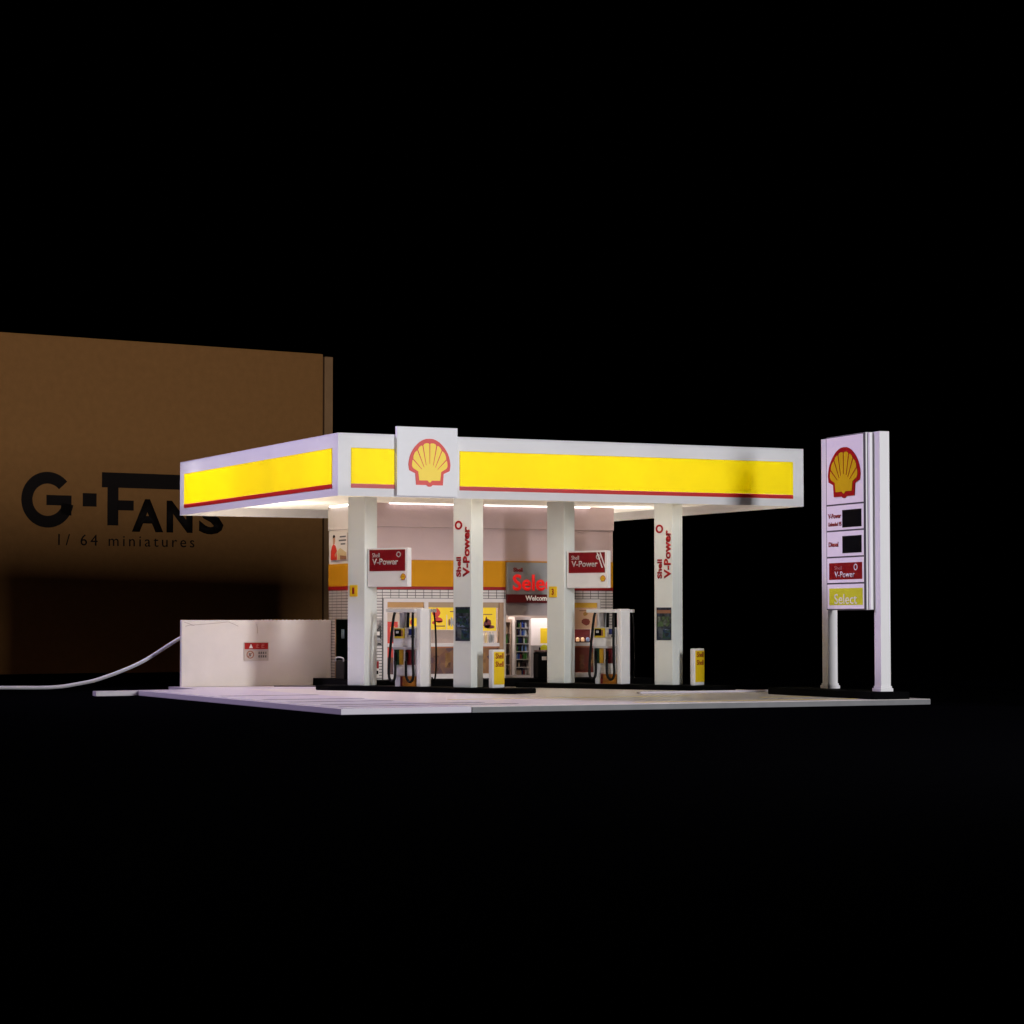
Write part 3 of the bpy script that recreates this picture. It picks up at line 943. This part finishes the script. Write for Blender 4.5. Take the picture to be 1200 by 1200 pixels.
MB().box(-.26, -.18, -.029, -.0263, -.16, -.05).build('pictogram', DGREY, ws)
g = MB()
random.seed(9)
for row in range(2):
    for k in range(4):
        cx, cz = .10 + k * .075, -.045 - row * .115
        for (a, b, c, d) in ((-.028, .028, .026, .036), (-.028, .028, -.034, -.024), (-.006, .006, -.03, .04), (-.028, .028, -.005, .005), (-.026, -.014, -.03, .02)):
            if random.random() < .9:
                g.box(cx + a, cx + b, -.031, -.026, cz + c, cz + d)
g.build('lettering', BLACK, ws)

# thin black wire lying in front of the wall
wr = MB().tube([(2.2, 11.2, .012), (3.0, 10.7, .012), (4.0, 9.7, .02), (4.4, 9.0, .02)], .014).build('thin_wire', RUBBER)
tag(wr, 'thin black wire lying on the ground by the low wall', 'wire')

# ================================================================== price pylon
pb = MB().slab(rounded(12.35, 13.62, -8.1, -2.6, .15), .001, .20, bev=.015).build('pylon_plinth', BLACK)
tag(pb, 'black plinth under the tall price sign', 'plinth')
py = thing('price_sign', 'tall white price sign on two square posts', 'price sign', (12.87, -7.74, .201), R(-95))
py.scale = (1.20, 1, 1)
for x in (-2.84, -.30):
    p = B('post', WHITE, py, x, x + .30, 0.0, .30, .09, 7.13, bev=.008)
    MB().box(x - .045, x + .345, -.045, .345, 0, .09, bev=.01).box(x - .02, x + .32, -.02, .32, .088, .15, bev=.008).build('foot', WHITE, p)
cb = B('sign_cabinet', WHITE, py, -2.48, -.56, -.06, .26, 2.23, 7.13, bev=.004)
B('cabinet_bracket', WHITE, py, -2.539, -2.335, .03, .22, 2.30, 7.10)
B('cabinet_bracket', WHITE, py, -.408, -.302, -.11, .22, 2.24, 7.12)
cb.location = (.15, -.10, 0)
GROOVE = mat('groove_purple', (.045, .035, .055), .6, .1)
B('groove_sheet', GROOVE, py, -2.475, -.565, -.072, -.061, 2.235, 7.125).location = (.15, -.10, 0)
zs = [7.12, 5.19, 4.455, 3.715, 2.975, 2.24]
PANW = mat('sign_panel_white', (.78, .72, .78), .4, .03, emit=(.9, .8, 1.0), es=.07)
panels = []
for a, b in zip(zs, zs[1:]):
    panels.append(B('sign_panel', PANW, py, -2.41, -.635, -.085, -.073, b + .022, a - .022, bev=.003))
    panels[-1].location = (.15, -.115, 0)
emblem(panels[0], 1.56, 1.42, -1.53, 6.08, -.0855, mat('pylon_yellow', (.66, .42, .004), .7, .06, spec=.05), mat('pylon_red', (.36, .004, .004), .7, .05, spec=.05))
PX = Matrix.Translation((0, -.0855, 0))
for k, (pn, z0, z1) in enumerate(((panels[1], 4.54, 5.03), (panels[2], 3.82, 4.30))):
    B('price_window', BLACK, pn, -1.64, -.72, -.092, -.0855, z0, z1)
text_bm('V-Power', -2.34, -1.70, 4.81, 4.95, .006, .04, M=PX).build('lettering', RED, panels[1])
text_bm('Unleaded 95', -2.34, -1.68, 4.59, 4.71, .006, .04, M=PX).build('lettering', RED, panels[1])
text_bm('Diesel', -2.32, -1.84, 4.01, 4.15, .006, .04, M=PX).build('lettering', RED, panels[2])
rp = B('red_panel', mat('pylon_red_panel', (.22, .003, .004), .7, .05, spec=.05), panels[3], -2.30, -.70, -.092, -.0855, 3.085, 3.555)
PX2 = Matrix.Translation((0, -.0925, 0))
text_bm('Shell', -2.02, -1.66, 3.36, 3.47, .006, .0, M=PX2).build('lettering', mat('pale_red_lettering', (.45, .14, .14), .4), rp)
text_bm('V-Power', -2.02, -1.04, 3.14, 3.31, .006, .01, M=PX2).build('lettering', WHITE, rp)
ring_mb(-1.0, 3.42, .06, .09, -.0925, .006).build('ring_mark', WHITE, rp)
yp = B('yellow_panel', YELP, panels[4], -2.30, -.68, -.092, -.0855, 2.37, 2.84)
text_bm('Select', -2.04, -.94, 2.40, 2.68, .006, .0, M=PX2).build('lettering', mat('pale_yellow_lettering', (.85, .84, .70), .6, spec=.1), yp)

# ================================================================== cardboard box
cbx = thing('cardboard_box', 'large brown cardboard carton with black printed lettering', 'box', (15.72, 41.19, -.151), math.atan2(.13926, .99025))
ZB0 = -.158
cbx.scale = (1.155, 1.155, 1.155)
B('front_panel', CARD, cbx, -17.0, -.27, 0, .5, 0, 12.76 + ZB0, bev=.03)
B('side_panel', CARDE, cbx, -.13, .25, .12, 9.0, 0, 12.68 + ZB0, bev=.02)
B('inner_wall', CARD, cbx, -16.9, -.33, .52, 8.9, 0, 12.60 + ZB0)
pr = bpy.data.objects.new('printed_logo', None)


def arc(cx, cz, r0, r1, a0, a1, n=26, ex=1.0):
    o = [(cx + r1 * ex * math.cos(R(a0 + (a1 - a0) * k / n)), cz + r1 * math.sin(R(a0 + (a1 - a0) * k / n))) for k in range(n + 1)]
    i = [(cx + r0 * ex * math.cos(R(a0 + (a1 - a0) * k / n)), cz + r0 * math.sin(R(a0 + (a1 - a0) * k / n))) for k in range(n, -1, -1)]
    return o + i


def strip_ring(mb, cx, cz, r0, r1, a0, a1, n, M):
    """closed arc band built of quads so that it stays clean."""
    t = bmesh.new()
    A = [t.verts.new((cx + r1 * math.cos(R(a0 + (a1 - a0) * k / n)), 0, cz + r1 * math.sin(R(a0 + (a1 - a0) * k / n)))) for k in range(n + 1)]
    Bv = [t.verts.new((cx + r0 * math.cos(R(a0 + (a1 - a0) * k / n)), 0, cz + r0 * math.sin(R(a0 + (a1 - a0) * k / n)))) for k in range(n + 1)]
    fs = [t.faces.new((A[k], A[k + 1], Bv[k + 1], Bv[k])) for k in range(n)]
    r = bmesh.ops.extrude_face_region(t, geom=fs)
    bmesh.ops.translate(t, verts=[g for g in r['geom'] if isinstance(g, bmesh.types.BMVert)], vec=(0, .004, 0))
    bmesh.ops.recalc_face_normals(t, faces=t.faces)
    mb._add(t, M)


bpy.data.objects.remove(pr)
MX = Matrix.Translation((0, -.007, ZB0))
lg_ = MB()
strip_ring(lg_, -11.93, 6.62, .60, 1.04, 42, 350, 40, MX)
lg_.prism([(-11.98, 6.42), (-11.98, 6.80), (-10.98, 6.80), (-10.98, 6.42)], .004, MX)
lg_.prism([(-11.40, 6.1), (-11.40, 6.42), (-10.98, 6.42), (-10.98, 6.05)], .004, MX)
lg_.prism([(-10.53, 6.41), (-10.53, 6.91), (-9.97, 6.91), (-9.97, 6.41)], .004, MX)
lg_.prism([(-9.76, 7.15), (-9.76, 7.72), (-6.0, 7.72), (-6.0, 7.15)], .004, MX)
lg_.prism([(-9.53, 5.72), (-9.53, 7.16), (-9.08, 7.16), (-9.08, 5.72)], .004, MX)
lg_.prism([(-9.10, 6.30), (-9.10, 6.68), (-8.45, 6.68), (-8.45, 6.30)], .004, MX)
lg_.build('printed_logo', INK, cbx)
text_bm('A', -8.52, -7.22, 5.50, 6.75, .004, .045, M=MX).build('printed_letter', INK, cbx)
text_bm('N', -7.08, -5.98, 5.50, 6.72, .004, .045, M=MX).build('printed_letter', INK, cbx)
text_bm('S', -5.72, -4.66, 5.46, 6.70, .004, .045, M=MX).build('printed_letter', INK, cbx)
text_bm('1/ 64 miniatures', -11.5, -5.9, 4.94, 5.36, .004, .0, 1.35, M=MX).build('printed_line', INK, cbx)

# ================================================================== cable
cb_ = MB().tube([(-9.5, 17.6, -.07), (-7.5, 16.9, -.07), (-5.54, 16.16, -.07), (-4.02, 15.43, -.06), (-3.2, 15.05, .06), (-2.5, 14.69, .25), (-1.37, 14.13, .76),
                 (-.23, 13.54, 1.55), (.6, 13.1, 1.95), (1.4, 12.6, 1.9), (1.6, 12.2, 1.6)], .062, 10, 8).build('power_cable', CABLE)
tag(cb_, 'white power cable running over the black table behind the wall', 'cable')
